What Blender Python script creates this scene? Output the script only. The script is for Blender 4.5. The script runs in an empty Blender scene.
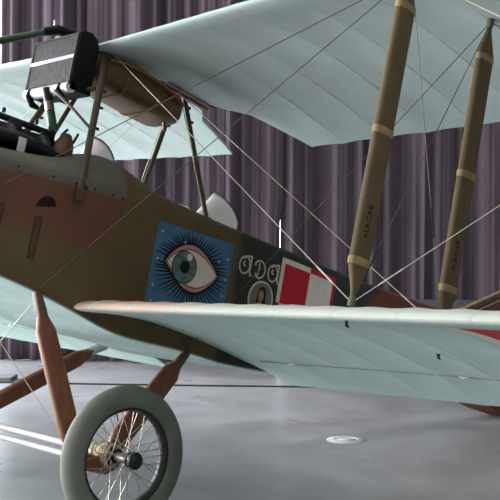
import bpy, bmesh, math, random
from mathutils import Vector, Matrix
random.seed(7)
S = bpy.context.scene
COL = S.collection
PI = math.pi

# ------------------------------------------------------------------ colours / materials
def lin(c):
    return tuple(((v/255)/12.92 if v/255 <= .04045 else ((v/255+.055)/1.055)**2.4) for v in c)

def mat(name, col, rough=.6, metal=0., var=.12, scale=6., bump=0., bscale=80., col2=None, stretch=None, attr=None, spec=.5, emit=None, alpha=None, coat=0.):
    m = bpy.data.materials.new(name); m.use_nodes = True
    nt = m.node_tree; N = nt.nodes; L = nt.links
    b = N['Principled BSDF']
    b.inputs['Roughness'].default_value = rough
    b.inputs['Metallic'].default_value = metal
    b.inputs['Specular IOR Level'].default_value = spec
    if coat: b.inputs['Coat Weight'].default_value = coat; b.inputs['Coat Roughness'].default_value = .15
    tc = N.new('ShaderNodeTexCoord')
    mp = N.new('ShaderNodeMapping'); L.new(tc.outputs['Object'], mp.inputs[0])
    if stretch: mp.inputs['Scale'].default_value = stretch
    nz = N.new('ShaderNodeTexNoise'); nz.inputs['Scale'].default_value = scale; nz.inputs['Detail'].default_value = 6
    L.new(mp.outputs[0], nz.inputs['Vector'])
    c1 = lin(col)
    c2 = lin(col2) if col2 else None
    mix = N.new('ShaderNodeMix'); mix.data_type = 'RGBA'
    if attr:
        at = N.new('ShaderNodeAttribute'); at.attribute_name = attr
        mix.blend_type = 'MULTIPLY'; mix.inputs[0].default_value = 1
        L.new(at.outputs['Color'], mix.inputs[6])
        rp = N.new('ShaderNodeValToRGB')
        rp.color_ramp.elements[0].position = .3; rp.color_ramp.elements[1].position = .7
        rp.color_ramp.elements[0].color = (1-var*2,)*3+(1,); rp.color_ramp.elements[1].color = (1,1,1,1)
        L.new(nz.outputs['Fac'], rp.inputs[0]); L.new(rp.outputs[0], mix.inputs[7])
    else:
        if c2 is None: c2 = tuple(max(0, v*(1-2*var)) for v in c1)
        rp = N.new('ShaderNodeValToRGB'); rp.color_ramp.elements[0].position = .35; rp.color_ramp.elements[1].position = .65
        L.new(nz.outputs['Fac'], rp.inputs[0]); L.new(rp.outputs[0], mix.inputs[0])
        mix.inputs[6].default_value = (*c1, 1); mix.inputs[7].default_value = (*c2, 1)
    L.new(mix.outputs[2], b.inputs['Base Color'])
    if bump:
        n2 = N.new('ShaderNodeTexNoise'); n2.inputs['Scale'].default_value = bscale; n2.inputs['Detail'].default_value = 4
        L.new(mp.outputs[0], n2.inputs['Vector'])
        bp = N.new('ShaderNodeBump'); bp.inputs['Strength'].default_value = bump; bp.inputs['Distance'].default_value = .01
        L.new(n2.outputs['Fac'], bp.inputs['Height']); L.new(bp.outputs[0], b.inputs['Normal'])
    if emit:
        b.inputs['Emission Color'].default_value = (*lin(emit[0]), 1); b.inputs['Emission Strength'].default_value = emit[1]
    if alpha is not None: b.inputs['Alpha'].default_value = alpha
    return m

M = {}
M['fabric'] = mat('doped fabric', (255,255,255), .75, attr='paint', var=.05, scale=3, bump=.06, bscale=30, spec=.12)
M['ribtape'] = mat('doped rib tape', (194,209,205), .75, var=.05, spec=.12)
M['ply'] = mat('painted plywood', (255,255,255), .6, attr='paint', var=.10, scale=5, bump=.04, bscale=40, spec=.15)
M['strutwood'] = mat('khaki fabric wrapped strut', (106,90,64), .6, var=.08, scale=8, spec=.2)
M['tape'] = mat('cream binding tape', (160,138,96), .7, var=.1, scale=20, spec=.3)
M['darksteel'] = mat('dark steel fitting', (52,50,46), .45, .6)
M['palesteel'] = mat('pale painted steel', (176,182,172), .45, .2)
M['socket'] = mat('grey green strut socket', (98,96,78), .5, .2)
M['wire'] = mat('bracing cable', (96,90,80), .45, .5, var=.1)
M['palewire'] = mat('pale bracing cable', (190,178,158), .5, .3, var=.1)
M['legwood'] = mat('red brown varnished wood', (126,78,54), .45, var=.12, scale=4, stretch=(6,6,1), spec=.3, col2=(104,62,44))
M['legfit'] = mat('brown painted steel sleeve', (98,74,48), .5, .1)
M['tyre'] = mat('grey rubber', (114,117,106), .7, var=.12, scale=5, spec=.25, bump=.05)
M['rim'] = mat('black rim', (34,33,33), .4, .3)
M['spoke'] = mat('wire spoke', (188,178,162), .4, .6)
M['hub'] = mat('hub steel', (150,140,128), .35, .6)
M['hubcap'] = mat('black hub cap', (26,25,24), .4, .2)
M['cord'] = mat('bungee cord', (196,180,150), .8, var=.2, scale=40)
M['tube'] = mat('light alloy tube', (170,166,166), .5, .2, var=.05)
M['black'] = mat('black enamel', (12,12,13), .6, .0, spec=.15, var=.2, scale=12)
M['engblack'] = mat('black cast iron', (22,22,24), .5, .3, var=.3, scale=14)
M['radgrill'] = mat('radiator honeycomb', (40,38,38), .7, .1, var=.35, scale=30, bump=.8, bscale=160, col2=(74,70,68), spec=.2, stretch=(1,2.5,.6))
M['radband'] = mat('bare aluminium band', (214,214,218), .35, .35, var=.08)
M['copper'] = mat('brass fuel pipe', (150,110,62), .35, .6)
M['tank'] = mat('brown painted tank', (104,80,46), .4, .15, var=.15, scale=6, spec=.5)
M['strapm'] = mat('tank strap', (120,98,62), .4, .3)
M['ribwood'] = mat('dark red brown rib wood', (92,58,44), .55)
M['cabane'] = mat('olive painted tube', (82,68,46), .5, .1, var=.15)
M['pipegreen'] = mat('dark green paint', (44,66,44), .45, .1, var=.15)
M['celluloid'] = mat('milky celluloid', (246,238,234), .3, var=.05, alpha=.93)
M['hose'] = mat('green rubber hose', (40,92,58), .5)
M['eyeblue'] = mat('eye panel blue', (74,118,150), .6, var=.12, scale=10, spec=.2)
M['ink'] = mat('black paint', (20,22,26), .6, var=.1, spec=.2)
M['stamp'] = mat('faded stamp ink', (50,42,32), .6, spec=.2)
M['lid'] = mat('eyelid pink paint', (190,150,140), .6, spec=.2)
M['lidred'] = mat('eyelid red paint', (150,70,66), .6, spec=.2)
M['eyewhite'] = mat('eye white paint', (228,218,198), .6, var=.06, spec=.2)
M['iris'] = mat('iris grey green paint', (104,134,130), .6, var=.3, scale=30, spec=.2)
M['star'] = mat('star white paint', (196,210,214), .6, spec=.2)
M['letter'] = mat('lettering cream paint', (206,200,180), .6, spec=.2)
M['insred'] = mat('insignia red', (190,28,44), .55, var=.08, spec=.2)
M['inswhite'] = mat('insignia white', (222,214,200), .6, var=.08, scale=10, spec=.2)
M['medal'] = mat('medallion grey', (110,116,108), .6, spec=.2)
M['skin'] = mat('portrait skin paint', (176,128,84), .6, spec=.2)
M['hair'] = mat('portrait hair paint', (34,26,22), .6, spec=.2)
M['panelbrown'] = mat('access panel brown', (84,64,46), .6, spec=.15)
M['seam'] = mat('panel seam', (70,54,42), .7, spec=.1)
M['opening'] = mat('dark vent opening', (42,30,28), .8, spec=.1)
M['curtain'] = mat('purple velvet curtain', (96,84,93), .95, var=.12, scale=2.5, stretch=(3,3,.3), spec=.06, bump=.1, bscale=8)
M['floor'] = None
M['wall'] = mat('dark wall', (52,50,54), .8)
M['lightwall'] = mat('pale wall', (150,150,150), .8)
M['plug'] = mat('pale floor cover', (205,203,198), .7, spec=.2)
M['cable'] = mat('black cable', (40,40,44), .6)
M['greybox'] = mat('grey painted box', (88,92,92), .6)
M['winlight'] = mat('daylit window glass', (230,238,245), .2, emit=((226,238,255), 9.))

# floor: polished grey concrete
def floor_mat():
    m = bpy.data.materials.new('polished concrete'); m.use_nodes = True
    nt = m.node_tree; N = nt.nodes; L = nt.links; b = N['Principled BSDF']
    tc = N.new('ShaderNodeTexCoord')
    n1 = N.new('ShaderNodeTexNoise'); n1.inputs['Scale'].default_value = .7; n1.inputs['Detail'].default_value = 10; n1.inputs['Roughness'].default_value = .62; n1.inputs['Distortion'].default_value = .8
    mp = N.new('ShaderNodeMapping'); mp.inputs['Location'].default_value = (3.1, 5.7, .43); mp.inputs['Rotation'].default_value = (.3, .2, .6); L.new(tc.outputs['Object'], mp.inputs[0])
    L.new(mp.outputs[0], n1.inputs['Vector'])
    rp = N.new('ShaderNodeValToRGB')
    rp.color_ramp.elements[0].position = .22; rp.color_ramp.elements[0].color = (*lin((110,110,112)), 1)
    rp.color_ramp.elements[1].position = .78; rp.color_ramp.elements[1].color = (*lin((178,178,178)), 1)
    L.new(n1.outputs['Fac'], rp.inputs[0]); L.new(rp.outputs[0], b.inputs['Base Color'])
    n2 = N.new('ShaderNodeTexNoise'); n2.inputs['Scale'].default_value = 1.3; n2.inputs['Detail'].default_value = 3
    L.new(mp.outputs[0], n2.inputs['Vector'])
    mr = N.new('ShaderNodeMapRange'); mr.inputs['To Min'].default_value = .24; mr.inputs['To Max'].default_value = .34
    L.new(n2.outputs['Fac'], mr.inputs['Value']); L.new(mr.outputs[0], b.inputs['Roughness'])
    b.inputs['Specular IOR Level'].default_value = .55
    return m
M['floor'] = floor_mat()

# ------------------------------------------------------------------ mesh builder
class MB:
    def __init__(s): s.v = []; s.f = []; s.c = None
    def add(s, vs, fs):
        o = len(s.v); s.v += [tuple(v) for v in vs]; s.f += [tuple(i+o for i in f) for f in fs]; return s
    def box(s, c, d, R=None):
        x, y, z = (k/2 for k in d)
        vs = [Vector(p) for p in ((-x,-y,-z),(x,-y,-z),(x,y,-z),(-x,y,-z),(-x,-y,z),(x,-y,z),(x,y,z),(-x,y,z))]
        if R: vs = [R @ v for v in vs]
        vs = [v+Vector(c) for v in vs]
        return s.add(vs, [(0,3,2,1),(4,5,6,7),(0,1,5,4),(1,2,6,5),(2,3,7,6),(3,0,4,7)])
    def loft(s, rings, cap=True, closed=True):
        n = len(rings[0]); o = []; fs = []
        for r in rings: o += list(r)
        for i in range(len(rings)-1):
            for j in range(n if closed else n-1):
                k = (j+1) % n
                fs.append((i*n+j, i*n+k, (i+1)*n+k, (i+1)*n+j))
        if cap and closed:
            fs.append(tuple(range(n-1, -1, -1))); fs.append(tuple((len(rings)-1)*n+j for j in range(n)))
        return s.add(o, fs)
    def tube(s, pts, r, n=10, cap=True, flat=1., up=None):
        pts = [Vector(p) for p in pts]
        rs = r if isinstance(r, (list, tuple)) else [r]*len(pts)
        rings = []; U = None
        for i, p in enumerate(pts):
            t = (pts[min(i+1, len(pts)-1)]-pts[max(i-1, 0)]).normalized()
            if up is not None: U = (Vector(up)-t*Vector(up).dot(t)).normalized()
            elif U is None:
                a = Vector((0,0,1)) if abs(t.z) < .9 else Vector((1,0,0)); U = (a-t*a.dot(t)).normalized()
            else: U = (U-t*U.dot(t)).normalized()
            V = t.cross(U)
            rings.append([p+U*math.cos(2*PI*k/n)*rs[i]+V*math.sin(2*PI*k/n)*rs[i]*flat for k in range(n)])
        return s.loft(rings, cap)
    def lathe(s, prof, n=48, c=(0,0,0), axis='y'):
        # prof: (radius, offset along axis), closed loop when first==last
        rings = []
        for k in range(n):
            a = 2*PI*k/n
            R = []
            for r, h in prof:
                p = (r*math.cos(a), h, r*math.sin(a)) if axis == 'y' else (r*math.cos(a), r*math.sin(a), h)
                R.append(Vector(p)+Vector(c))
            rings.append(R)
        m = len(prof); o = []; fs = []
        for R in rings: o += R
        for i in range(n):
            for j in range(m-1):
                k = (i+1) % n
                fs.append((i*m+j, i*m+j+1, k*m+j+1, k*m+j))
        return s.add(o, fs)
    def build(s, name, m, parent=None, smooth=True, bevel=0., colors=None, angle=40):
        me = bpy.data.meshes.new(name); me.from_pydata(s.v, [], s.f); me.update()
        if colors:
            at = me.color_attributes.new('paint', 'FLOAT_COLOR', 'POINT')
            for i, v in enumerate(s.v): at.data[i].color = (*lin(colors(Vector(v), i)), 1)
        bm = bmesh.new(); bm.from_mesh(me); bmesh.ops.recalc_face_normals(bm, faces=bm.faces)
        if bevel: bmesh.ops.bevel(bm, geom=list(bm.edges), offset=bevel, segments=2, affect='EDGES', profile=.6)
        bm.to_mesh(me); bm.free()
        if smooth: me.shade_smooth()
        if smooth and angle < 180: 
            try: me.set_sharp_from_angle(angle=math.radians(angle))
            except Exception: pass
        me.materials.append(m)
        o = bpy.data.objects.new(name, me); COL.objects.link(o)
        if parent: o.parent = parent
        return o

def tag(o, label, cat, group=None):
    o['label'] = label; o['category'] = cat
    if group: o['group'] = group
    return o
def lab(o, label): o['label'] = label; return o

def sub(o, levels=1):
    md = o.modifiers.new('sub', 'SUBSURF'); md.levels = levels; md.render_levels = levels; return o

# ------------------------------------------------------------------ aeroplane (built in its own axes: x aft, y starboard, z up, origin at the axle)
TH = math.radians(12.865)
plane = bpy.data.objects.new('biplane', None); COL.objects.link(plane)
plane.location = (0, 0, .38); plane.rotation_euler = (0, TH, 0)
tag(plane, 'old two-seat biplane with a painted eye on its brown side, standing on the grey floor', 'airplane')

CH = 1.703
UP = dict(x=-.192, z=2.309, i=math.radians(4.2), d=math.radians(1.715), y0=0.)
LO = dict(x=-.228, z=.738, i=math.radians(5.84), d=math.radians(1.575), y0=.54)
def wing_pt(W, y, a, b):
    z = W['z']+(abs(y)-W['y0'])*math.tan(W['d'])
    ci, si = math.cos(W['i']), math.sin(W['i'])
    return Vector((W['x']+a*CH*ci+b*si, y, z-a*CH*si+b*ci))
def camber(a):
    return .095*(1-((a-.36)/.36)**2 if a < .36 else 1-((a-.36)/.64)**2)
def thick(a):
    n = min(a/.085, 1)
    return .074*math.sqrt(max(0, 1-(1-n)**2))*(1 if a < .25 else 1-.80*(a-.25)/.75)
NRIB = .345
def surf(a, upper, y, off=0.):
    t = thick(a)
    ribp = abs(math.sin(PI*y/NRIB)); nosep = abs(math.sin(PI*y/.23))
    sag = .0065*ribp*min(1, max(0, (a-.1)/.2))*min(1, (1-a)/.15)
    nose = .007*nosep*math.exp(-((a-.09)/.07)**2)
    if upper: return camber(a)+t*.62-sag*.5-nose+off
    return camber(a)-t*.38+sag-off

def make_wing(name, W, side, root, tip, paint, parent):
    avals = [0, .004, .012, .025, .045, .07, .10, .14, .19, .25, .32, .40, .48, .56, .64, .72, .80, .87, .93, .97, 1.]
    L = 1.0
    ny = int((tip(.5)-root(.5))/.043)
    mb = MB()
    loop = [(a, True) for a in reversed(avals)] + [(a, False) for a in avals[1:]]
    n = len(loop); info = []
    for j in range(ny+1):
        s = j/ny
        for a, u in loop:
            y = root(a)+(tip(a)-root(a))*s
            ae = a*(1-.011*abs(math.sin(PI*y/NRIB))*max(0, (a-.9)/.1))
            mb.v.append(tuple(wing_pt(W, side*y, ae, surf(a, u, y))))
            info.append((a, y, u))
    for j in range(ny):
        for k in range(n):
            k2 = (k+1) % n
            mb.f.append((j*n+k, j*n+k2, (j+1)*n+k2, (j+1)*n+k))
    m_ = len(avals)-1
    for b0 in (0, ny*n):                       # close both ends chordwise
        for k in range(m_):
            q = (b0+k, b0+k+1, b0+2*m_-k-1, b0+2*m_-k)
            mb.f.append(q if k < m_-1 else (b0+k, b0+k+1, b0+2*m_-k))
    return mb.build(name, M['fabric'], parent, colors=lambda v, i: paint(*info[i]), angle=60)

def bl(a, b, t):
    t = max(0, min(1, t)); return tuple(p+(q-p)*t for p, q in zip(a, b))
PALE = (182,205,200)
def low_paint(a, y, u):
    if u and a > .085: return (150,116,94) if y < 1.45 else (150,150,128)
    if u or a < .02:
        k = max(0, min(1, (y-1.2)/.5))
        w1 = (208,170,150) if u and a > .02 else (214,192,176)
        return bl(w1, (206,212,200), k)
    return PALE
def up_paint(a, y, u):
    if u and a > .03: return (140,140,116) if y < 3 else (120,96,80)
    return (190,207,206)
tipf = lambda T: (lambda a: T-.35*(1-math.sqrt(max(0, 1-max(0, (a-.15)/.85)**2*.9))))
wings = {}
for side, nm in ((-1, 'port'), (1, 'starboard')):
    w = make_wing('lower_wing', LO, side, lambda a: .50 if a < .62 else .50+.13*(a-.62)/.38, tipf(5.6), low_paint, plane)
    wings['l', side] = w
    w = make_wing('upper_wing', UP, side, lambda a: .03 if a < .60 else (.03+.22*(a-.60)/.12 if a < .72 else .25+.16*(a-.72)/.28), tipf(6.1), up_paint, plane)
    wings['u', side] = w
    mb = MB(); rr = []
    for k in range(13):
        a = .38+.25*k/12; y = .028
        rr.append([wing_pt(UP, side*(y+dy), a, surf(a, True, 0)+.003 if tp else surf(a, False, 0)-.004) for dy, tp in ((-.008,0),(.030,0),(.030,1),(-.008,1))])
    mb.loft(rr); lab(mb.build('root_rib', M['ribwood'], w, angle=30), 'dark red brown wing root edge')
    # rib tapes under both wings
    for ww, WW, T in ((wings['l', side], LO, 5.2), (w, UP, 5.7)):
        k = 2
        while k*NRIB < T:
            y = k*NRIB; mb = MB(); rr = []
            for a, tp in [(.14,1),(.10,1),(.07,1),(.045,1),(.025,1),(.012,1),(.004,1),(0,0),(.004,0),(.012,0),(.025,0),(.045,0),(.07,0)]+[(.10+.88*q/20, 0) for q in range(21)]:
                rr.append([wing_pt(WW, side*(y+dy), a if a > 0 else -.0006 if o_ > 0 else .001, surf(a, bool(tp), y+dy, o_)) for dy, o_ in ((-.011,-.001),(-.008,.0007),(.008,.0007),(.011,-.001))])
            mb.loft(rr); mb.build('rib_tape', M['ribtape'], ww, angle=20); k += 1
# painted insignia under the lower wings (chequer with borders), a thin skin on the fabric
def ins_patch(W, side, y0, y1, a0, a1, off, m, name, parent):
    mb = MB(); ny, na = 14, 14
    for i in range(ny+1):
        for j in range(na+1):
            y = y0+(y1-y0)*i/ny; a = a0+(a1-a0)*j/na
            mb.v.append(tuple(wing_pt(W, side*y, a, surf(a, False, y, off))))
    for i in range(ny):
        for j in range(na):
            q = i*(na+1)+j; mb.f.append((q, q+1, q+na+2, q+na+1))
    o = mb.build(name, m, parent); return o
for side in (-1, 1):
    w = wings['l', side]; y0, y1, a0, a1 = 2.868, 3.86, .15, .72
    ym, am = (y0+y1)/2, (a0+a1)/2; by, ba = .058, .034
    lab(ins_patch(LO, side, y0-by, ym, a0-ba*.6, am, .0012, M['inswhite'], 'insignia_border', w), 'white insignia border')
    lab(ins_patch(LO, side, y0, ym, a0, am, .0024, M['insred'], 'insignia_square', w), 'red insignia square')
    ins_patch(LO, side, ym, y1+by, a0-ba*.6, am, .0012, M['insred'], 'insignia_border', w)
    ins_patch(LO, side, ym, y1, a0, am, .0024, M['inswhite'], 'insignia_square', w)
    ins_patch(LO, side, y0-by, ym, am, a1+ba, .0012, M['insred'], 'insignia_border', w)
    ins_patch(LO, side, y0, ym, am, a1, .0024, M['inswhite'], 'insignia_square', w)
    ins_patch(LO, side, ym, y1+by, am, a1+ba, .0012, M['inswhite'], 'insignia_border', w)
    ins_patch(LO, side, ym, y1, am, a1, .0024, M['insred'], 'insignia_square', w)
    # control cable along the underside and its guides
    mb = MB(); mb.tube([wing_pt(LO, side*y, .738, surf(.738, False, y)-.007) for y in (.75, 1.02, 1.6, 2.235, 3.2, 4.2)], .0028, 6)
    mb.build('control_cable', M['wire'], w)
    for y, a in ((1.02, .738), (2.235, .738), (3.6, .738)):
        p = wing_pt(LO, side*y, a, surf(a, False, y)); mb = MB()
        mb.tube([p+Vector((0,-.03,-.004)), p+Vector((0,0,-.012)), p+Vector((0,.03,-.004))], [.004,.009,.004], 8)
        mb.build('cable_guide', M['palesteel'], w)
    for y, a in ((2.47, .03), (2.33, .52)):
        p = wing_pt(LO, side*y, a, surf(a, False, y)); mb = MB()
        mb.tube([p+Vector((0,0,.006)), p+Vector((.004,0,-.018)), p+Vector((.02,0,-.022))], [.010,.008,.005], 8)
        mb.build('strut_bolt', M['darksteel'], w)

# ------------------------------------------------------------------ fuselage
ST = [ # x, halfwidth, bottom, longeron, crest
 (-2.05,.22,1.00,1.22,1.28), (-1.9,.32,.95,1.30,1.36), (-1.5,.40,.90,1.38,1.46), (-1.1,.445,.865,1.395,1.51), (-.75,.475,.823,1.405,1.535), (-.46,.52,.768,1.41,1.57),
 (-.28,.535,.725,1.415,1.61), (-.16,.54,.695,1.42,1.66), (-.03,.54,.662,1.43,1.695), (.1,.54,.64,1.44,1.65), (.25,.54,.632,1.44,1.58), (.6,.54,.626,1.43,1.525),
 (.92,.54,.606,1.42,1.49), (1.28,.535,.612,1.405,1.47), (1.6,.48,.628,1.405,1.465), (1.9,.42,.645,1.405,1.46), (2.5,.33,.675,1.405,1.455), (3.2,.26,.71,1.41,1.455),
 (3.8,.215,.735,1.42,1.455), (4.2,.185,.785,1.42,1.45), (4.6,.15,.725,1.41,1.44), (5.0,.11,.73,1.38,1.41), (5.7,.04,.95,1.30,1.32)]
def station(x):
    for i in range(len(ST)-1):
        if ST[i][0] <= x <= ST[i+1][0]:
            def cr(k):
                p0 = ST[max(i-1,0)]; p1 = ST[i]; p2 = ST[i+1]; p3 = ST[min(i+2,len(ST)-1)]
                t = (x-p1[0])/(p2[0]-p1[0])
                m1 = (p2[k]-p0[k])/(p2[0]-p0[0])*(p2[0]-p1[0]) if i else (p2[k]-p1[k])
                m2 = (p3[k]-p1[k])/(p3[0]-p1[0])*(p2[0]-p1[0]) if i+2 < len(ST) else (p2[k]-p1[k])
                return (2*t**3-3*t*t+1)*p1[k]+(t**3-2*t*t+t)*m1+(-2*t**3+3*t*t)*p2[k]+(t**3-t*t)*m2
            return [cr(k) for k in (1,2,3,4)]
    return list(ST[-1][1:])
KB, KR, KG, KT, KGREY = (99,85,57), (106,73,57), (52,59,53), (104,62,46), (100,97,86)
def sst(e0, e1, x):
    t = max(0, min(1, (x-e0)/(e1-e0))); return t*t*(3-2*t)
def fus_paint(v, i):
    x, y, z = v
    hw, zb, zs, zc = station(x)
    if z < zb+.010: return PALE if x < 3 else KT
    c = KB
    # red brown patch on the nose
    edge = 1.05+.07*(x+.76)+.03*math.sin(7*x)
    if x > -.25: edge += (x+.25)**2*4.5
    c = bl(c, KR, sst(edge-.05, edge+.05, z))
    if x > -.05: c = bl(c, KB, sst(-.03, .06, x-.06*(z-1.3)))
    g = .90+.10*(z-1.0)+.03*math.sin(9*z)
    if z > 1.3: g -= .5*(z-1.3)
    c = bl(c, KG, sst(g-.03, g+.03, x))
    t = 2.42+(z-1.3)*1.6+.05*math.sin(12*z)
    c = bl(c, KT, sst(t-.05, t+.05, x))
    if x < -.03 and z > 1.385-.018*max(0, (-.4-x)/.4): c = KGREY
    return c
xs = []
x = -2.05
while x < 5.7: xs.append(x); x += .03
xs.append(5.7)
mb = MB(); rings = []
for x in xs:
    hw, zb, zs, zc = station(x); r = []
    nb, ns, nd = 8, 34, 22
    for k in range(nb): r.append((x, -hw+.006+(2*hw-.012)*k/(nb-1), zb))
    for k in range(ns): r.append((x, hw, zb+.012+(zs-zb-.012)*k/(ns-1)))
    for k in range(1, nd):
        a = PI*k/nd; r.append((x, hw*math.cos(a), zs+(zc-zs)*math.sin(a)))
    for k in range(ns-1, -1, -1): r.append((x, -hw, zb+.012+(zs-zb-.012)*k/(ns-1)))
    rings.append(r)
mb.loft(rings)
fus = mb.build('fuselage', M['ply'], plane, colors=fus_paint, angle=35)

def side_pt(x, z, off=.002, side=-1):
    hw, zb, zs, zc = station(x)
    if z > zs: hw = hw*math.sqrt(max(0, 1-((z-zs)/(zc-zs))**2))
    return Vector((x, side*(hw+off), z))
def decal(name, pts, m, parent, off, n=1):
    """thin filled outline on the port side; pts in (x, z) measured on the side"""
    me = bpy.data.meshes.new(name); bm = bmesh.new()
    vs = [bm.verts.new(side_pt(x, z, off)) for x, z in pts]
    f = bm.faces.new(vs)
    g = bmesh.ops.extrude_face_region(bm, geom=[f])
    for v in g['geom']:
        if isinstance(v, bmesh.types.BMVert): v.co.y += off*.8
    bmesh.ops.recalc_face_normals(bm, faces=bm.faces)
    bm.to_mesh(me); bm.free(); me.materials.append(m)
    o = bpy.data.objects.new(name, me); COL.objects.link(o); o.parent = parent
    return o
def ribbon(name, lines, w, m, parent, off):
    """painted strokes: every line a list of (x, z), one mesh"""
    mb = MB()
    for ln in lines:
        P = [Vector((a, b)) for a, b in ln]; r = []
        for i, p in enumerate(P):
            t = (P[min(i+1, len(P)-1)]-P[max(i-1, 0)]).normalized(); n = Vector((-t.y, t.x))
            ww = w(i/(len(P)-1)) if callable(w) else w
            a = p+n*ww; b = p-n*ww
            r.append([side_pt(a.x, a.y, off), side_pt(b.x, b.y, off), side_pt(b.x, b.y, .0004), side_pt(a.x, a.y, .0004)])
        mb.loft(r)
    return mb.build(name, m, parent, smooth=False)

# --- painted eye: blue panel x .235-.845, z .76-1.345
ex0, ex1, ez0, ez1 = .235, .843, .835, 1.345
eye = decal('eye_panel', [(ex0, ez0), (ex1, ez0), (ex1, ez1), (ex0, ez1)], M['eyeblue'], plane, .0016)
lab(eye, 'blue square painted with an open eye')
def E(u, v):   # u,v in photo units of the flattened panel (0..1, 0..1 from top), panel height .605
    return (ex0+u*(ex1-ex0), ez1-v*.605)
# almond outline: left corner (.20,.42) right corner (.86,.49)
cl, cr_ = (.163, .364), (.842, .374)
def almond(gu, gd, n=28, l=cl, r=cr_):
    top = []; bot = []
    for k in range(n+1):
        t = k/n; u = l[0]+(r[0]-l[0])*t; vm = l[1]+(r[1]-l[1])*t
        top.append((u, vm-gu*math.sin(PI*t**.86)**.85)); bot.append((u, vm+gd*math.sin(PI*t**1.14)**.85))
    return top, bot
def almond_poly(gu, gd, l=cl, r=cr_):
    t, b = almond(gu, gd, l=l, r=r); return [E(*p) for p in t]+[E(*p) for p in reversed(b[1:-1])]
decal('eye_outline', almond_poly(.250, .240, (.128,.360), (.875,.376)), M['ink'], eye, .0024)
decal('eyelid', almond_poly(.230, .222), M['lid'], eye, .0032)
decal('eyelid_line', almond_poly(.190, .186, (.172,.365), (.834,.374)), M['lidred'], eye, .0038)
decal('eyeball', almond_poly(.176, .172, (.184,.365), (.826,.374)), M['eyewhite'], eye, .0044)
def ell(cu, cv, ru, rv, n=40, clip=None):
    return [E(cu+ru*math.cos(2*PI*k/n), cv+rv*math.sin(2*PI*k/n)) for k in range(n)]
decal('iris_edge', ell(.40,.372,.160,.164), M['ink'], eye, .0050)
decal('iris', ell(.40,.372,.150,.154), M['iris'], eye, .0056)
decal('pupil', ell(.405,.370,.062,.064), M['ink'], eye, .0062)
decal('eye_highlight', ell(.445,.262,.034,.036), M['eyewhite'], eye, .0068)
lashes = []
t_, b_ = almond(.250, .240, 60, (.128,.360), (.875,.376))
for k in range(2, 59, 2):
    for arr, sg in ((t_, -1), (b_, 1)):
        u, v = arr[k]
        dx, dv = (u-.5)/.46, (v-.369)/.40
        # reach out to a wide oval round the eye
        a = math.atan2(dv, dx); q = (.5+.475*math.cos(a)+.012*random.uniform(-1, 1), .369+(.372 if sg > 0 else .352)*math.sin(a)+.014*random.uniform(-1, 1))
        q = (min(max(q[0], .012), .988), min(max(q[1], .010), .99))
        m_ = (u+(q[0]-u)*.5+.012*dx*0, v+(q[1]-v)*.55)
        lashes.append([E(u-(q[0]-u)*.1, v-(q[1]-v)*.1), E(*m_), E(*q)])
ribbon('eyelashes', lashes, lambda t: .0062*(1-t)+.0012, M['ink'], eye, .0022)
for u, v in ((.06,.09),(.36,.13),(.94,.17),(.83,.22),(.06,.36),(.95,.38),(.06,.62),(.95,.55),(.07,.77),(.93,.77)):
    c = E(u, v); r_ = .012; mb = MB()
    for s in range(2):
        pts = []
        for k in range(16):
            rr = r_*(1 if k % 4 == 0 else .42); pts.append(side_pt(c[0]+rr*math.cos(PI*k/8), c[1]+rr*math.sin(PI*k/8), .0026))
    mb.add(pts+[p+Vector((0,.0016,0)) for p in pts], [tuple(range(16))]+[(k, (k+1) % 16, 16+(k+1) % 16, 16+k) for k in range(16)])
    mb.build('painted_star', M['star'], eye, smooth=False)


# --- lettering A D A (decorative strokes), z about 1.13-1.27
def arc(cx, cz, rx, rz, a0, a1, n=18):
    return [(cx+rx*math.cos(math.radians(a0+(a1-a0)*k/n)), cz+rz*math.sin(math.radians(a0+(a1-a0)*k/n))) for k in range(n+1)]
def fit(L, x, z, sx, sz): return [[(x+a*sx, z+b*sz) for a, b in l] for l in L]
def letter_A(x=0, z=0):
    return [arc(x+.050, z+.070, .050, .066, 75, 425, 26),
            [(x+.030, z+.118), (x+.062, z+.140), (x+.100, z+.148), (x+.116, z+.138)],
            [(x+.106, z+.142), (x+.108, z+.09), (x+.106, z+.03), (x+.118, z-.004), (x+.128, z+.004)],
            [(x+.050, z+.10), (x+.036, z+.085), (x+.042, z+.068), (x+.060, z+.066)]]
def letter_D(x=0, z=0):
    return [[(x+.036, z+.126), (x+.040, z+.08), (x+.034, z+.03), (x+.012, z+.006), (x+.0, z+.022), (x+.012, z+.034)],
            [(x-.012, z+.098), (x-.006, z+.130), (x+.03, z+.146)]+arc(x+.050, z+.072, .066, .074, 88, -96, 22)+[(x+.018, z+.006)]]
ribbon('letter_a', fit(letter_A(), .912, 1.186, .88, .82), .0056, M['letter'], plane, .002)
ribbon('letter_d', fit(letter_D(), 1.054, 1.188, .70, .74), .0056, M['letter'], plane, .002)
ribbon('letter_a', fit(letter_A(), 1.165, 1.186, .88, .80), .0056, M['letter'], plane, .002)

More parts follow.
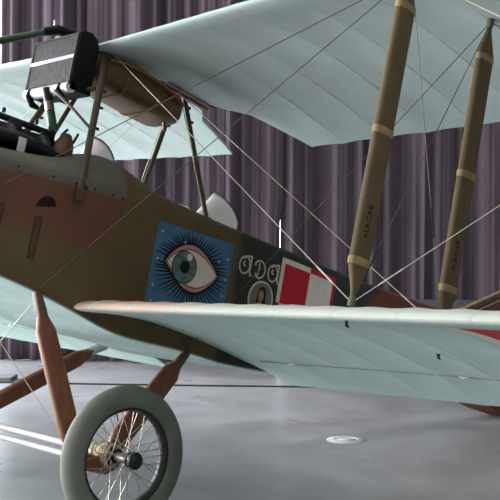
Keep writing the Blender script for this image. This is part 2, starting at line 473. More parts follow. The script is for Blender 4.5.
# --- portrait medallion
def el2(cx, cz, rx, rz, n=40): return [(cx+rx*math.cos(2*PI*k/n), cz+rz*math.sin(2*PI*k/n)) for k in range(n)]
med = decal('portrait_medallion', el2(1.140,1.060,.112,.118), M['letter'], plane, .0016)
lab(med, 'small oval portrait of a dark haired woman')
decal('medallion_field', el2(1.140,1.060,.099,.105), M['medal'], med, .0024)
decal('portrait_hair', [(1.118,1.130),(1.140,1.143),(1.165,1.133),(1.178,1.100),(1.180,1.055),(1.186,1.020),(1.166,1.010),(1.14,1.025),(1.112,1.010),(1.098,1.035),(1.106,1.085)], M['hair'], med, .003)
decal('portrait_shoulders', [(1.120,1.040),(1.150,1.040),(1.160,1.023),(1.200,1.010),(1.207,0.990),(1.17,0.970),(1.11,0.970),(1.075,0.990),(1.088,1.013)], M['skin'], med, .0034)
decal('portrait_face', el2(1.137,1.080,.023,.036,24), M['skin'], med, .0040)

# --- fuselage chequer insignia: on the tapering rear side
fx0, fx1, fz0, fz1 = 1.280, 1.945, .775, 1.367
def rect(x0, x1, z0, z1, n=8):
    return [(x0+(x1-x0)*k/n, z0) for k in range(n+1)]+[(x1+(x0-x1)*k/n, z1) for k in range(n+1)]
def strips(name, x0, x1, z0, z1, m, parent, off):
    mb = MB(); n = 10; r = []
    for k in range(n+1):
        x = x0+(x1-x0)*k/n
        r.append([side_pt(x, z0, off), side_pt(x, z1, off), side_pt(x, z1, -.001), side_pt(x, z0, -.001)])
    mb.loft(r); return mb.build(name, m, parent, smooth=False)
fxm, fzm = (fx0+fx1)/2, (fz0+fz1)/2; bw = .035
fl = strips('fuselage_insignia', fx0, fxm, fzm, fz1, M['inswhite'], plane, .002); lab(fl, 'red and white chequered insignia with counter coloured borders')
strips('insignia_square', fx0+bw, fxm, fzm, fz1-bw, M['insred'], fl, .003)
strips('insignia_border', fxm, fx1, fzm, fz1, M['insred'], fl, .002)
strips('insignia_square', fxm, fx1-bw, fzm, fz1-bw, M['inswhite'], fl, .003)
strips('insignia_border', fx0, fxm, fz0, fzm, M['insred'], fl, .002)
strips('insignia_square', fx0+bw, fxm, fz0+bw, fzm, M['inswhite'], fl, .003)
strips('insignia_border', fxm, fx1, fz0, fzm, M['inswhite'], fl, .002)
strips('insignia_square', fxm, fx1-bw, fz0+bw, fzm, M['insred'], fl, .003)

# --- nose side details: half round vent, two access panels
vent = decal('vent_opening', [(-.507+.055*math.cos(PI*k/20), 1.230+.058*math.sin(PI*k/20)+.012*math.cos(PI*k/20)) for k in range(21)], M['opening'], plane, .002)
lab(vent, 'dark half round vent in the nose side')
for x0, z0, x1, z1 in ((-.552,.94,-.517,1.165), (-.80,.95,-.735,1.18)):
    pn = decal('access_panel', [(x0, z0), (x1, z0), (x1, z1), (x0, z1)], M['panelbrown'], plane, .003)
    ribbon('panel_frame', [[(x0, z0), (x1, z0)], [(x1, z0), (x1, z1)], [(x1, z1), (x0, z1)], [(x0, z1), (x0, z0)]], .0025, M['seam'], pn, .0042)
# rivets along the grey cowl edge
for x in (-.70, -.50, -.36, -.24, -.12, -.05):
    p = side_pt(x, 1.40, .0); mb = MB(); mb.tube([p+Vector((0,.002,0)), p+Vector((0,-.006,0))], .006, 8)
    mb.build('cowl_rivet', M['darksteel'], plane)
# cockpit rims and seats openings on the deck
for cx, L in ((.42, .30), (1.02, .30)):
    mb = MB(); pts = []
    for k in range(33):
        a = 2*PI*k/32; x = cx+L*.6*math.cos(a); y = .26*math.sin(a)
        hw, zb, zs, zc = station(x); pts.append((x, y, zs+(zc-zs)*math.sqrt(1-(y/hw)**2)+.004))
    mb.tube(pts, .013, 8, cap=False); rim = mb.build('cockpit_rim', M['legfit'], plane)
    mb = MB(); mb.add([Vector(p)+Vector((0,0,.001)) for p in pts[:-1]]+[(cx,0,station(cx)[3]+.004)], [(k, (k+1) % 32, 32) for k in range(32)])
    mb.build('cockpit_opening', M['opening'], rim)

# ------------------------------------------------------------------ windscreens
def screen(name, xf, pw, w, h, rake, ext, lb):
    mb = MB(); n = 18; r0 = []; rows = 6
    R = []
    for j in range(rows+1):
        t = j/rows; row = []
        for k in range(n+1):
            s = -1+2*k/n
            prof = max(0, 1-abs(s)**pw)**.6
            y = w*s*(1-.12*t); x = xf+ext*abs(s)**1.6+rake*t*prof
            hw, zb_, zs, zc = station(xf+ext*abs(s)**1.6)
            base = zs+(zc-zs)*math.sqrt(max(0, 1-min(.99, abs(w*s)/hw)**2))-.01
            row.append(Vector((x, y, base+(h)*t*prof)))
        R.append(row)
    vs = [p for r in R for p in r]; fs = []
    for j in range(rows):
        for k in range(n):
            q = j*(n+1)+k; fs.append((q, q+1, q+n+2, q+n+1))
    mb.add(vs, fs); o = mb.build(name, M['celluloid'], plane)
    sd = o.modifiers.new('thick', 'SOLIDIFY'); sd.thickness = .003
    lab(o, lb)
    m2 = MB(); m2.tube(R[-1], .0045, 8); m2.build('screen_frame', M['darksteel'], o)
    m3 = MB(); m3.tube(R[0], .004, 8); m3.build('screen_base', M['darksteel'], o)
    return o
screen('windscreen', -.03, 2.4, .23, .135, .04, .11, 'low milky front windscreen behind the engine')
screen('windscreen', .86, 1.7, .25, .275, .20, .26, 'tall milky windscreen of the rear seat')
mb = MB(); rr = []
for k in range(9):
    t = k/8; x = .66+.17*t; w = .2*math.sin(PI*t)**.7+.02; rr.append([(x, w*math.cos(2*PI*j/14), station(x)[3]-.01+ .10*math.sin(PI*t)**.7*max(0, math.sin(2*PI*j/14))) for j in range(14)])
mb.loft(rr); lab(mb.build('head_pad', M['celluloid'], plane), 'pale pad between the two cockpits')

# ------------------------------------------------------------------ struts of the wing bays
def strut(p0, p1, chord, thickn, bands, flip=False, parent=plane, name='interplane_strut', m='strutwood', taper0=.135, taper1=.135):
    p0, p1 = Vector(p0), Vector(p1); t = (p1-p0); Ln = t.length; t.normalize()
    X = (Vector((1,0,0))-t*t.x).normalized(); Y = t.cross(X)
    prof = []
    n = 20
    for k in range(n):
        a = 2*PI*k/n; cx = math.cos(a); sy = math.sin(a)
        prof.append((math.copysign(abs(cx)**.7, cx)*.5, math.copysign(abs(sy)**.6, sy)*.5*(1-.3*max(0, cx))))
    def ring(d, s): return [p0+t*d+X*u*chord*s[0]+Y*v*thickn*s[1] for u, v in prof]
    ds = [(0,(.22,.4)), (.02,(.25,.45)), (taper0,(1,1))]
    k = 12
    for i in range(1, k): ds.append((taper0+(Ln-taper0-taper1)*i/k, (1,1)))
    ds += [(Ln-taper1,(1,1)), (Ln-.02,(.25,.45)), (Ln,(.22,.4))]
    o = MB().loft([ring(d, s) for d, s in ds]).build(name, M[m], parent, angle=50)
    for d in bands:
        MB().loft([ring(d-.017, (1.01,1.02)), ring(d-.015, (1.05,1.08)), ring(d+.015, (1.05,1.08)), ring(d+.017, (1.01,1.02))]).build('strut_tape', M['tape'], o)
    return o, t, X, Y, p0
def strut_ends(p0, p1, o):
    for p, s in ((p0, 1), (p1, -1)):
        mb = MB(); p = Vector(p); t = (Vector(p1)-Vector(p0)).normalized()*s
        mb.tube([p-t*.045, p-t*.02, p+t*.0], [.018,.018,.013], 12); mb.build('strut_socket', M['socket'], o)
A1, A2, YS, YO = .055, .43, 2.44, 4.95
def lo_top(y, a): return wing_pt(LO, y, a, camber(a)+thick(a)*.62)
def up_bot(y, a): return wing_pt(UP, y, a, camber(a)-thick(a)*.38)
nodes = {}
for side in (-1, 1):
    for yy in (YS, YO):
        for nm, a in (('f', A1), ('r', A2)):
            b = lo_top(side*yy, a)+Vector((0,0,.045)); t = up_bot(side*yy, a)-Vector((0,0,.045))
            if nm == 'f': t = t+Vector((.02,0,0))
            nodes[side, yy, nm] = (b, t)
            L = (t-b).length
            bands = (.145, .725, L-.13) if nm == 'f' else (.165, .715, L-.16)
            o = strut(b, t, .118, .046, bands)[0]
            strut_ends(b, t, o)
            if side == -1 and yy == YS:
                # stamped lettering on the strut's near face
                d = (t-b).normalized(); X = (Vector((1,0,0))-d*d.x).normalized(); Y = d.cross(X)
                for tx, du, dh, sz in ((('ALB.CAB', -.002, .245, .038), ('UNTEN', .026, .30, .028)) if nm == 'f' else (('ALB.CAB', -.002, .25, .038), ('UNTEN', .024, .31, .028))):
                    cu = bpy.data.curves.new('stamp', 'FONT'); cu.body = tx; cu.size = sz; cu.extrude = .0006; cu.resolution_u = 2
                    tmp = bpy.data.objects.new('stamp', cu); COL.objects.link(tmp)
                    dg = bpy.context.evaluated_depsgraph_get(); me = bpy.data.meshes.new_from_object(tmp.evaluated_get(dg))
                    bpy.data.objects.remove(tmp)
                    ob = bpy.data.objects.new('stamped_lettering', me); COL.objects.link(ob); ob.parent = o
                    me.materials.clear(); me.materials.append(M['stamp'])
                    yv = X; xv = -Y if Y.y > 0 else Y
                    outn = xv if xv.y < 0 else -xv
                    pos = b+d*dh+X*du+outn*(.0235-.010*max(0, du/.055))
                    # text runs up the strut: x axis along d, y axis towards the leading edge
                    Mx = Matrix((d, -X, (d.cross(-X)))).transposed().to_4x4(); Mx.translation = pos
                    ob.matrix_local = Mx

# cabane struts
def tubebar(name, pts, r, m, parent=plane, flat=1., up=None, n=12):
    return MB().tube(pts, r, n, flat=flat, up=up).build(name, M[m], parent)
cab = []
for side in (-1, 1):
    f0 = Vector((-.345, side*.556, 1.345)); f1 = Vector((-.11, side*.17, 2.30))
    o = tubebar('cabane_strut', [f0, f0.lerp(f1, .04), f0.lerp(f1, .5), f0.lerp(f1, .96), f1], [.016,.023,.023,.023,.016], 'cabane', flat=.62, up=(1,0,0))
    for t in (.05, .12, .45, .60, .72):
        p = f0.lerp(f1, t)+Vector((.024,0,0)); MB().tube([p-Vector((.004,0,0)), p+Vector((.018,0,0))], .009, 8).build('bolt', M['darksteel'], o)
    mb = MB(); mb.box(f0+Vector((0,side*.006,0)), (.05,.012,.07)); mb.build('foot_plate', M['cabane'], o, bevel=.003)
    r0 = Vector((.707, side*.40, 1.46)); r1 = Vector((.615, side*.05, 2.285))
    o = tubebar('cabane_strut', [r0, r0.lerp(r1, .04), r0.lerp(r1, .5), r0.lerp(r1, .96), r1], [.012,.018,.018,.018,.013], 'cabane', flat=.62, up=(1,0,0))
    for t in (.03, .80, .92):
        p = r0.lerp(r1, t)+Vector((.016,0,0)); MB().tube([p-Vector((.004,0,0)), p+Vector((.018,0,0))], .010, 8).build('bolt', M['darksteel'], o)
    # fixed wire beside the rear strut
    cab.append((r0+Vector((-.03, side*.0, .03)), Vector((.585, side*.06, 2.26)), .0032, 'palewire'))

# ------------------------------------------------------------------ fuel tank under the centre section
mb = MB(); rr = []
for k, x in enumerate((-.15,-.145,-.11,0,.12,.25,.38,.49,.525,.535)):
    s = (.80,.92,.98,1,1,1,.99,.95,.86,.72)[k]; zt = 2.36-.075*(x+.15)
    ring = []
    for j in range(24):
        a = 2*PI*j/24; cy, sz = math.cos(a), math.sin(a)
        y = .20*s*math.copysign(abs(cy)**.42, cy); z = 2.232-.115*(x+.15)+(.108*s)*math.copysign(abs(sz)**.75, sz) 
        ring.append((x, y, z))
    rr.append(ring)
mb.loft(rr); tk = mb.build('fuel_tank', M['tank'], plane, angle=50); lab(tk, 'brown fuel tank slung under the upper wing centre')
for x in (.06, .30):
    mb = MB(); pts = []
    for j in range(25):
        a = -PI+PI*j/24; cy, sz = math.cos(a), math.sin(a)
        pts.append((x, .204*math.copysign(abs(cy)**.42, cy), 2.232-.115*(x+.15)+.112*math.copysign(abs(sz)**.75, sz)))
    mb.tube(pts, .010, 6, flat=.4, up=None); mb.build('tank_strap', M['strapm'], tk)
tubebar('fuel_pipe', [(-.10,-.205,2.255),(.0,-.212,2.275),(.15,-.214,2.268),(.30,-.214,2.245),(.42,-.212,2.215),(.50,-.21,2.17)], .011, 'copper', tk)
tubebar('drain_cock', [(.47,-.08,2.07),(.48,-.08,2.02),(.495,-.08,2.01)], [.014,.012,.008], 'legfit', tk)

# ------------------------------------------------------------------ radiator in front of the upper wing
rx, ry, rz = -.358, .240, 1.984   # front lower port corner reference
H, DP = .357, .145
rad = bpy.data.objects.new('radiator', None); COL.objects.link(rad); rad.parent = plane; rad['label'] = 'black box radiator with two mesh bands in front of the upper wing'
mb = MB(); prof = [(0,0),(DP,.0),(DP,H*.80),(DP*.85,H*.95),(DP*.55,H*1.03),(DP*.25,H*1.02),(0,H*.96)]
for (y0, y1) in ((-ry, ry),):
    mb.loft([[(rx+.004+u, y0, rz+w) for u, w in prof], [(rx+.004+u, y1, rz+w) for u, w in prof]])
mb.build('radiator_case', M['black'], rad, smooth=False)
for z0, z1 in ((.045, .185), (.210, .330)):
    mb = MB(); mb.box((rx, 0, rz+(z0+z1)/2), (.014, 2*ry-.02, z1-z0)); mb.build('radiator_core', M['radgrill'], rad, smooth=False)
mb = MB(); mb.box((rx-.002, 0, rz+.1975), (.020, 2*ry-.004, .022)); mb.build('radiator_band', M['radband'], rad, bevel=.004)
mb = MB(); mb.tube([(rx+.012, -ry, rz+.012), (rx+.012, ry, rz+.012)], .034, 16); mb.build('lower_header', M['radband'], rad)
mb = MB(); mb.box((rx-.002, -ry+.004, rz+.18), (.018, .010, .31)); mb.box((rx-.002, ry-.004, rz+.18), (.018, .010, .31)); mb.box((rx-.002, 0, rz+.334), (.018, 2*ry, .010)); mb.build('radiator_frame', M['darksteel'], rad, smooth=False)
for y in (-.16, .17):
    mb = MB(); mb.tube([(rx-.012, y, rz+.03), (rx-.018, y, rz-.01), (rx+.02, y, rz-.055), (rx+.06, y, rz-.06)], [.014,.02,.022,.014], 10); mb.build('radiator_bracket', M['black'], rad)
mb = MB(); mb.tube([(rx+.07, .12, rz+H), (rx+.07, .12, rz+H+.03), (rx+.07,.12, rz+H+.04)], [.02,.02,.012], 12); mb.build('filler_cap', M['radband'], rad)
# supports under the radiator
tubebar('radiator_brace', [(-.40,-.16,1.965),(-.34,-.30,1.86),(-.275,-.44,1.74)], .009, 'cabane')
tubebar('radiator_brace', [(-.30,-.10,1.99),(-.21,-.28,2.03)], .013, 'cabane')
tubebar('radiator_brace', [(-.36,.16,1.97),(-.24,.33,1.97)], .012, 'cabane')
tubebar('radiator_brace', [(-.30,.10,1.98),(-.21,.29,2.03)], .013, 'cabane')
tubebar('radiator_brace', [(-.27,0,1.72),(-.24,0,1.80),(-.15,0,2.04)], .014, 'cabane')
# water pipe
wp = tubebar('water_pipe', [(-.385,-.035,2.00),(-.36,-.045,1.93),(-.335,-.055,1.86)], .026, 'engblack')
tubebar('pipe_sleeve', [(-.358,-.046,1.925),(-.34,-.053,1.875)], .028, 'hub', wp)
tubebar('green_hose', [(-.337,-.055,1.865),(-.318,-.065,1.81),(-.30,-.07,1.76)], .027, 'hose', wp)

# dark green pipe with a black cap rising behind the radiator
op = tubebar('overflow_pipe', [(-1.15,.3,1.93),(-.90,.3,2.055),(-.64,.3,2.232),(-.22,.3,2.478)], [.027,.026,.024,.020], 'pipegreen')
lab(op, 'dark green pipe rising past the radiator')
tubebar('pipe_cap', [(-.30,.3,2.437),(-.20,.3,2.49),(-.10,.3,2.50),(-.06,.3,2.47)], [.026,.032,.034,.02], 'black', op)
tubebar('pipe_knob', [(-.225,.3,2.50),(-.235,.3,2.54)], .009, 'palesteel', op)

# ------------------------------------------------------------------ engine in the open nose
eng = bpy.data.objects.new('engine', None); COL.objects.link(eng); eng.parent = plane; eng['label'] = 'black inline engine in the open nose'
mb = MB(); mb.box((-.98,0,1.50), (1.45,.36,.24)); mb.build('crankcase', M['engblack'], eng, bevel=.012)
for k in range(6):
    x = -.36-.222*k
    mb = MB(); mb.lathe([(0,1.40),(.088,1.40),(.088,1.60),(.094,1.605),(.094,1.64),(.08,1.665),(.0,1.67)], 20, (x,0,0), 'z'); cy = mb.build('cylinder', M['engblack'], eng)
    mb = MB(); mb.box((x+.05,0,1.70), (.085,.10,.10)); mb.build('cam_tower', M['engblack'], cy, bevel=.006)
    mb = MB(); mb.tube([(x-.03,-.06,1.66),(x-.03,-.14,1.67),(x-.03,-.20,1.61)], [.028,.03,.03], 12); mb.build('exhaust_port', M['engblack'], cy)
    mb = MB(); mb.tube([(x-.02,0,1.78),(x-.02,0,1.80),(x-.02,0,1.81)], [.012,.012,.006], 8); mb.build('oil_cap', M['engblack'], cy)
    mb = MB(); mb.tube([(x+.085,.0,1.66),(x+.085,0,1.77)], .007, 6); mb.build('push_rod', M['darksteel'], cy)
tubebar('camshaft_housing', [(-1.62,0,1.755),(-.25,0,1.755)], .020, 'engblack', eng)
tubebar('inlet_gallery', [(-1.62,0,1.685),(-.25,0,1.685)], .042, 'engblack', eng)
tubebar('exhaust_manifold', [(-1.7,-.21,1.59),(-.9,-.215,1.59),(-.70,-.215,1.60),(-.62,-.215,1.605),(-.5,-.215,1.60),(-.38,-.21,1.585),(-.30,-.19,1.56)], [.042,.042,.042,.042,.042,.04,.034], 'engblack', eng, n=16)
mb = MB(); mb.box((-.59,-.265,1.565), (.05,.006,.09)); lab(mb.build('maker_plate', M['radband'], eng, bevel=.002), 'bright metal plate')
for x in (-.565, -.74):
    tubebar('exhaust_branch', [(x,-.21,1.60),(x,-.23,1.53),(x+.01,-.20,1.47)], .026, 'engblack', eng)
mb = MB(); mb.box((-.28,-.22,1.51), (.03,.05,.04)); lab(mb.build('bright_fitting', M['radband'], eng, bevel=.002), 'small bright fitting')
mb = MB(); mb.tube([(-.235,-.10,1.50),(-.235,-.10,1.60),(-.225,-.10,1.70),(-.215,-.09,1.755)], [.075,.07,.055,.03], 14); lab(mb.build('magneto', M['legfit'], eng), 'brown magneto at the rear of the engine')
tubebar('magneto_lead', [(-.22,-.12,1.69),(-.18,-.12,1.72),(-.16,-.12,1.78)], .008, 'engblack', eng)
tubebar('magneto_lead', [(-.25,-.06,1.70),(-.23,-.06,1.76),(-.20,-.06,1.80)], .008, 'engblack', eng)

# ------------------------------------------------------------------ landing gear
YW = .938
def leg(p0, p1, name='gear_leg', w=.118, t=.048, sleeve=.12):
    p0, p1 = Vector(p0), Vector(p1); d = (p1-p0); L = d.length; d.normalize()
    X = (Vector((1,0,0))-d*d.x).normalized(); Y = d.cross(X)
    prof = [(math.cos(2*PI*k/20)*.5, math.sin(2*PI*k/20)*.5) for k in range(20)]
    prof = [(math.copysign(abs(u*2)**.55, u)*.5, math.copysign(abs(v*2)**.5, v)*.5) for u, v in prof]
    def ring(s, a, b): return [p0+d*s+X*u*w*a+Y*v*t*b for u, v in prof]
    o = MB().loft([ring(sleeve*.7, .42, .8), ring(sleeve, .46, .85), ring(sleeve+.085, 1, 1), ring(L*.5, 1.04, 1.05), ring(L-.10, 1, 1), ring(L-.01, .5, .8), ring(L, .35, .6)]).build(name, M['legwood'], plane, angle=50)
    lab(MB().loft([ring(-.01, .30, .8), ring(.02, .40, .95), ring(sleeve*.8, .50, 1.0), ring(sleeve+.012, .49, .95)]).build('leg_sleeve', M['legfit'], o, angle=50), 'dark metal sleeve')
    return o
for side in (-1, 1):
    leg((-.46, side*.525, .765), (-.19, side*(YW-.16), -.03))
    leg((.63, -.53, .635), (.03, -(YW-.17), .02), sleeve=.13) if side < 0 else leg((.70,.55,.565), (.03, YW-.17, .02), sleeve=.02)
# the grey fitting shows on the far rear leg
lab(MB().tube([(.78,.51,.625),(.70,.548,.568),(.66,.566,.54)], .03, 12, flat=.6).build('gear_fitting', M['palesteel'], plane), 'grey steel leg fitting')
for side in (-1, 1):
    mb = MB(); mb.tube([(-.25, side*(YW-.16), -.035),(-.20, side*(YW-.16), -.05),(.02, side*(YW-.16), -.065),(.09, side*(YW-.16), -.05)], [.02,.045,.045,.02], 14, flat=.6, up=(0,0,1)); mb.build('gear_shoe', M['legwood'], plane)
tubebar('axle', [(0,-YW-.10,0),(0,YW+.21,0)], .021, 'tube')
tubebar('spreader_bar', [(-.02,-.80,-.055),(-.02,.80,-.055)], .019, 'tube')
for side in (-1, 1):
    mb = MB()
    for k in range(9):
        y = side*(YW-.225+k*.0145); a0 = random.random()*.4
        mb.tube([(.005+.052*math.cos(a0+2*PI*j/14), y+.012*math.sin(2*PI*j/14+k), -.005+.06*math.sin(a0+2*PI*j/14)) for j in range(15)], .0085, 7, cap=False)
    mb.build('shock_cord', M['cord'], plane)
    mb = MB(); mb.tube([(.0,side*(YW-.24),-.03),(.0,side*(YW-.10),-.03)], .042, 14); mb.build('axle_saddle', M['legwood'], plane)
    # wheel
    wh = bpy.data.objects.new('wheel', None); COL.objects.link(wh); wh.parent = plane; wh.location = (0, side*YW if side < 0 else YW+.11, 0)
    wh['label'] = 'spoked wheel with fat grey tyre'
    prof = []
    for k in range(25):
        a = PI*.78-(2*PI*.78)*k/24
        prof.append((.316+.064*math.cos(a), .056*math.sin(a)))
    prof = prof + [prof[0]]
    MB().lathe(prof, 96).build('tyre', M['tyre'], wh, angle=180)
    mb = MB(); mb.lathe([(.270,-.034),(.256,-.034),(.246,-.016),(.246,.016),(.256,.034),(.270,.034),(.270,-.034)], 72); mb.build('rim', M['rim'], wh)
    mb = MB(); mb.lathe([(0,-.085),(.020,-.085),(.024,-.080),(.024,.085),(0,.085)], 28); hub = mb.build('hub', M['hub'], wh)
    for yy in (-.062, .062):
        mb = MB(); mb.lathe([(.02,-.008),(.041,-.006),(.041,.006),(.02,.008)], 28, (0,yy,0)); mb.build('hub_flange', M['rim'], hub)
    mb = MB(); ys = side; mb.lathe([(.0,.118),(.022,.118),(.026,.112),(.044,.104),(.046,.086),(.040,.074),(.02,.070)], 32, (0,0,0))
    if side < 0:
        mb.v = [(a, -b, c) for a, b, c in mb.v]
    mb.build('hub_cap', M['hubcap'], hub)
    for k in range(40):
        a = 2*PI*k/40; fy = .062 if k % 2 else -.062
        lean = .62 if (k//2) % 2 else -.62
        h = (.037*math.cos(a+lean*1.6), fy, .037*math.sin(a+lean*1.6)); e = (.245*math.cos(a), fy*.12, .245*math.sin(a))
        MB().tube([h, e], .0021, 5).build('spoke', M['spoke'], wh, smooth=True)
    tubebar('valve_stem', [(.243*math.cos(2.0),0,.243*math.sin(2.0)),(.20*math.cos(2.0),0,.20*math.sin(2.0))], .005, 'hub', wh)

# ------------------------------------------------------------------ tail
mb = MB(); pr = [(3.75,1.44),(4.08,1.557),(4.57,1.80),(5.0,2.0),(5.35,2.10),(5.5,2.06),(5.55,1.35),(5.3,1.36)]
mb.loft([[(x, -.022, z) for x, z in pr], [(x, .022, z) for x, z in pr]]); fin = mb.build('tail_fin', M['ribwood'], plane, bevel=.006, smooth=False)
tubebar('fin_edge', [(x, 0, z) for x, z in pr[:6]], .014, 'tape', fin)
tubebar('fin_seam', [(4.22,-.025,1.56),(4.60,-.025,1.742),(5.2,-.025,1.95)], .007, 'tape', fin)
for side in (-1, 1):
    mb = MB(); pr = [(4.55,.10),(5.0,.75),(5.45,1.45),(5.75,1.5),(5.8,.2),(5.4,.06)]
    mb.loft([[(x, side*y, 1.30) for x, y in pr], [(x, side*y, 1.345) for x, y in pr]]); mb.build('tailplane', M['fabric'], plane, bevel=.006, smooth=False, colors=lambda v, i: (120,96,80) if v.z > 1.32 else PALE)
mb = MB(); pr = [(5.58,1.33),(5.58,2.08),(5.8,2.12),(6.05,1.95),(6.15,1.6),(6.0,1.3),(5.75,1.15)]
mb.loft([[(x, -.02, z) for x, z in pr], [(x, .02, z) for x, z in pr]]); mb.build('rudder', M['ribwood'], plane, bevel=.006, smooth=False)
tubebar('tail_skid', [(5.0,0,.85),(5.35,0,.82),(5.75,0,.938)], [.03,.03,.022], 'legwood')

# ------------------------------------------------------------------ bracing wires
def wire(p0, p1, r, m, tb=None, name='bracing_wire'):
    p0, p1 = Vector(p0), Vector(p1)
    n = 2
    o = MB().tube([p0, p1], r, 7).build(name, M[m], plane)
    if tb:
        d = (p1-p0).normalized(); c = p0+d*tb
        MB().tube([c-d*.07, c-d*.055, c-d*.015, c+d*.015, c+d*.055, c+d*.07], [r*1.1, r*2.0, r*1.7, r*1.7, r*2.0, r*1.1], 8).build('turnbuckle', M['palesteel' if m == 'palewire' else 'darksteel'], o)
    return o
for side in (-1, 1):
    fb, ft = nodes[side, YS, 'f']; rb, rt = nodes[side, YS, 'r']; fob, fot = nodes[side, YO, 'f']; rob, rot = nodes[side, YO, 'r']
    D = Vector((0,0,.03)); fb = fb-D; rb = rb-D; ft = ft+D; rt = rt+D; fot = fot+D; rot = rot+D
    wire(fb, (-.08, side*.20, 2.30), .0024, 'palewire', .22)                  # landing wires
    wire(rb, (.55, side*.12, 2.255), .0023, 'palewire', .25)
    wire((-.46, side*.545, .80), ft, .0023, 'wire', .30)                       # flying wires
    wire((.62, side*.545, .66), rt, .0023, 'wire', .30)
    wire((-1.044, side*.452, 1.043), ft, .0023, 'wire', .3)                      # drag wire to the nose
    wire(fb, rt, .0021, 'wire', .22); wire(rb, ft, .0021, 'wire', .50)         # incidence wires
    wire(fb, fot, .0017, 'palewire', .22); wire(rb, rot, .0030, 'wire', .25)
    wire(fob-D, ft, .0028, 'palewire', .22); wire(rob-D, rt, .0030, 'wire', .25)
    wire(fob-D, rot, .0028, 'wire'); wire(rob-D, fot, .0028, 'wire')
    wire((-.45, side*.53, .75), (-.315, 0, .492), .0027, 'palewire', .32)       # undercarriage wires meeting at a ring
    wire((-.315, 0, .492), (0, side*.36, .02), .0024, 'palewire')
MB().tube([(-.315+.014*math.cos(2*PI*k/14), .014*math.sin(2*PI*k/14), .492) for k in range(15)], .004, 6).build('wire_ring', M['palesteel'], plane)
for a, b, r, m in cab: wire(a, b, r, m)

# ------------------------------------------------------------------ hall
CAM = Vector((-3.2000, -5.3200, 1.46)); YAW = math.radians(47.029)
F = Vector((math.cos(YAW), math.sin(YAW), 0)); Rr = Vector((math.sin(YAW), -math.cos(YAW), 0))
def hall(lat, dep, z=0.): 
    p = Vector((-3.2, -5.32, 0))+F*dep+Rr*lat; p.z = z; return p
ROT = Matrix((Rr, F, Vector((0,0,1)))).transposed()
def hbox(name, l0, l1, d0, d1, z0, z1, m, kind=True):
    mb = MB(); mb.add([hall(l, d, z) for z in (z0, z1) for l, d in ((l0,d0),(l1,d0),(l1,d1),(l0,d1))], [(0,3,2,1),(4,5,6,7),(0,1,5,4),(1,2,6,5),(2,3,7,6),(3,0,4,7)])
    o = mb.build(name, M[m], smooth=False)
    if kind: o['kind'] = 'structure'
    return o
DC = 13.7
HH = 8.0
hbox('floor', -14, 14, -9, 14.4, -.1, 0, 'floor')
hbox('wall_back', -3.38, .376, 14.2, 14.4, 0, HH, 'wall')
hbox('wall_back', .44, 14, 14.2, 14.4, 0, HH, 'wall')
wn = hbox('window_2', .376, .44, 14.25, 14.3, 0, HH, 'winlight')
hbox('window_1', -14, -3.38, 14.25, 14.3, 1.0, HH, 'winlight')
hbox('wall_left', -14, -3.38, 14.2, 14.4, 0, 1.0, 'wall')
# mullions of the big window
for k in range(6):
    l = -3.6-k*1.7; hbox('trim_%d' % (k+1), l-.05, l+.05, 14.12, 14.24, 0, HH, 'wall')

def curtain(l0, l1, seed, lb, slit_right=False, dd=0.):
    rnd = random.Random(seed); nz = 26; Hc = HH
    # irregular pleats: a list of control points, alternating crests and hollows of varied width and depth
    pts = [(l0, 0.)]; l = l0; up = 1
    while l < l1:
        l += rnd.choice((.09, .12, .16, .22, .30)) if up > 0 else rnd.choice((.03, .04, .05, .06)); up = -up
        pts.append((l, up*rnd.uniform(.25, 1.)*(1 if up > 0 else .9)))
    amps = [rnd.uniform(.6, 1.25) for _ in pts]; sway = [rnd.uniform(-1, 1) for _ in pts]
    n = int((l1-l0)/.016); mb = MB()
    for j in range(nz+1):
        z = .012+(Hc-.012)*j/nz; i0 = 0
        P = [(p[0]+.02*sway[i]*math.sin(z*.55+sway[i]*3), p[1]*(1+.25*sway[i]*math.sin(z*.8+i))) for i, p in enumerate(pts)]
        for i in range(n+1):
            l = l0+(l1-l0)*i/n
            while i0 < len(P)-2 and P[i0+1][0] < l: i0 += 1
            t = max(0, min(1, (l-P[i0][0])/max(1e-4, P[i0+1][0]-P[i0][0]))); t = t*t*(3-2*t)
            fold = .06*math.sin(l*6.1+seed)+.04*math.sin(l*11.3+2*seed)-.07*(P[i0][1]+(P[i0+1][1]-P[i0][1])*t)+.006*math.sin(l*41+seed+.6*math.sin(z))+.004*math.sin(l*97+z*.4)
            ll = l
            if slit_right and z < 2.02: ll -= .036*min(1, (2.02-z)/.12)*max(0, 1-(l1-l)/.3)
            mb.v.append(tuple(hall(ll, DC+dd+fold, z)))
    for j in range(nz):
        for i in range(n):
            q = j*(n+1)+i; mb.f.append((q, q+1, q+n+2, q+n+1))
    o = mb.build('curtain', M['curtain'], angle=180)
    sd = o.modifiers.new('thick', 'SOLIDIFY'); sd.thickness = .006
    tag(o, lb, 'curtain', 'purple curtains along the back of the hall'); return o
curtain(-3.30, .425, 1, 'purple floor length curtain left of the bright slit, behind nose and wheel', slit_right=True, dd=-.10)
curtain(.400, 2.30, 2, 'purple floor length curtain right of the bright slit, behind the front wing strut')
curtain(2.30, 9.0, 3, 'purple floor length curtain behind the rear wing strut at right')
# low grey box seen beyond the tail
b = hbox('storage_box', 2.05, 3.05, 12.6, 13.1, 0, .88, 'greybox', False)
tag(b, 'low dark grey box standing before the curtain beyond the tail', 'box')
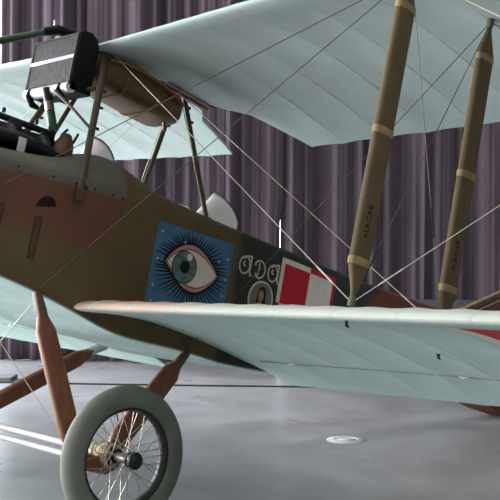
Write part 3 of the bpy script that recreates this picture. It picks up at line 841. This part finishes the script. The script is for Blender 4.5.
# floor items
mb = MB(); c = hall((348-250)/1035*8.08, 8.08, 0)
mb.lathe([(.0,.003),(.078,.003),(.080,.0015),(.088,.0015),(.090,.005),(.146,.005),(.153,.0)], 48, (0,0,0), 'z')
o = mb.build('floor_cover', M['plug']); o.location = c
tag(o, 'round pale steel cover plate set in the grey floor', 'floor plate')
mb = MB(); mb.tube([hall(l, 11.2+.02*math.sin(l*1.3)-.04*l, .009) for l in [(-4+.25*k) for k in range(40)]], .009, 8)
tag(mb.build('floor_cable', M['cable']), 'thin dark cable lying across the floor behind the wheel', 'cable')
mb = MB(); mb.add([hall(l, d, z) for z in (0, .05) for l, d in ((-3.5,11.4),(-2.62,11.4),(-2.62,11.75),(-3.5,11.75))], [(0,3,2,1),(4,5,6,7),(0,1,5,4),(1,2,6,5),(2,3,7,6),(3,0,4,7)])
tag(mb.build('floor_block', M['greybox'], smooth=False, bevel=.012), 'flat grey block on the floor at the left behind the gear legs', 'block')

# ------------------------------------------------------------------ light
def area(name, loc, to, size, energy, col):
    l = bpy.data.lights.new(name, 'AREA'); l.shape = 'RECTANGLE'; l.size, l.size_y = size; l.energy = energy; l.color = col
    o = bpy.data.objects.new(name, l); COL.objects.link(o); o.location = loc
    o.rotation_euler = (Vector(to)-Vector(loc)).to_track_quat('-Z', 'Y').to_euler(); return o
area('window_daylight', hall(-8.6, 12.5, 2.5), hall(-1.5, 6, .6), (8, 4.6), 2900, (.90,.955,1.))
area('front_window_daylight', (-8.5, 5.0, 2.1), (0, -1.0, 1.0), (8, 4.0), 1800, (.95,.98,1.))
w = bpy.data.worlds.new('hall light'); S.world = w; w.use_nodes = True
nt = w.node_tree; bg = nt.nodes['Background']
tc = nt.nodes.new('ShaderNodeTexCoord'); sx = nt.nodes.new('ShaderNodeSeparateXYZ'); nt.links.new(tc.outputs['Generated'], sx.inputs[0])
rp = nt.nodes.new('ShaderNodeValToRGB'); rp.color_ramp.elements[0].position = .15; rp.color_ramp.elements[0].color = (.20,.205,.22,1)
rp.color_ramp.elements[1].position = .8; rp.color_ramp.elements[1].color = (1.05,1.07,1.1,1)
nt.links.new(sx.outputs['Z'], rp.inputs[0]); nt.links.new(rp.outputs[0], bg.inputs[0]); bg.inputs[1].default_value = 1.

# ------------------------------------------------------------------ camera
cam = bpy.data.cameras.new('camera'); co = bpy.data.objects.new('camera', cam); COL.objects.link(co)
pit, rol = math.radians(.108), math.radians(.558)
Fw = Vector((math.cos(YAW)*math.cos(pit), math.sin(YAW)*math.cos(pit), math.sin(pit)))
R0 = Vector((math.sin(YAW), -math.cos(YAW), 0)); U0 = R0.cross(Fw)
R2 = R0*math.cos(rol)+U0*math.sin(rol); U2 = U0*math.cos(rol)-R0*math.sin(rol)
mx = Matrix((R2, U2, -Fw)).transposed().to_4x4(); mx.translation = CAM
co.matrix_world = mx
cam.sensor_width = 36; cam.lens = 36*1034.94/500; cam.clip_end = 200
S.camera = co
S.view_settings.view_transform = 'Standard'; S.view_settings.look = 'None'; S.view_settings.gamma = 1; S.view_settings.exposure = 0.
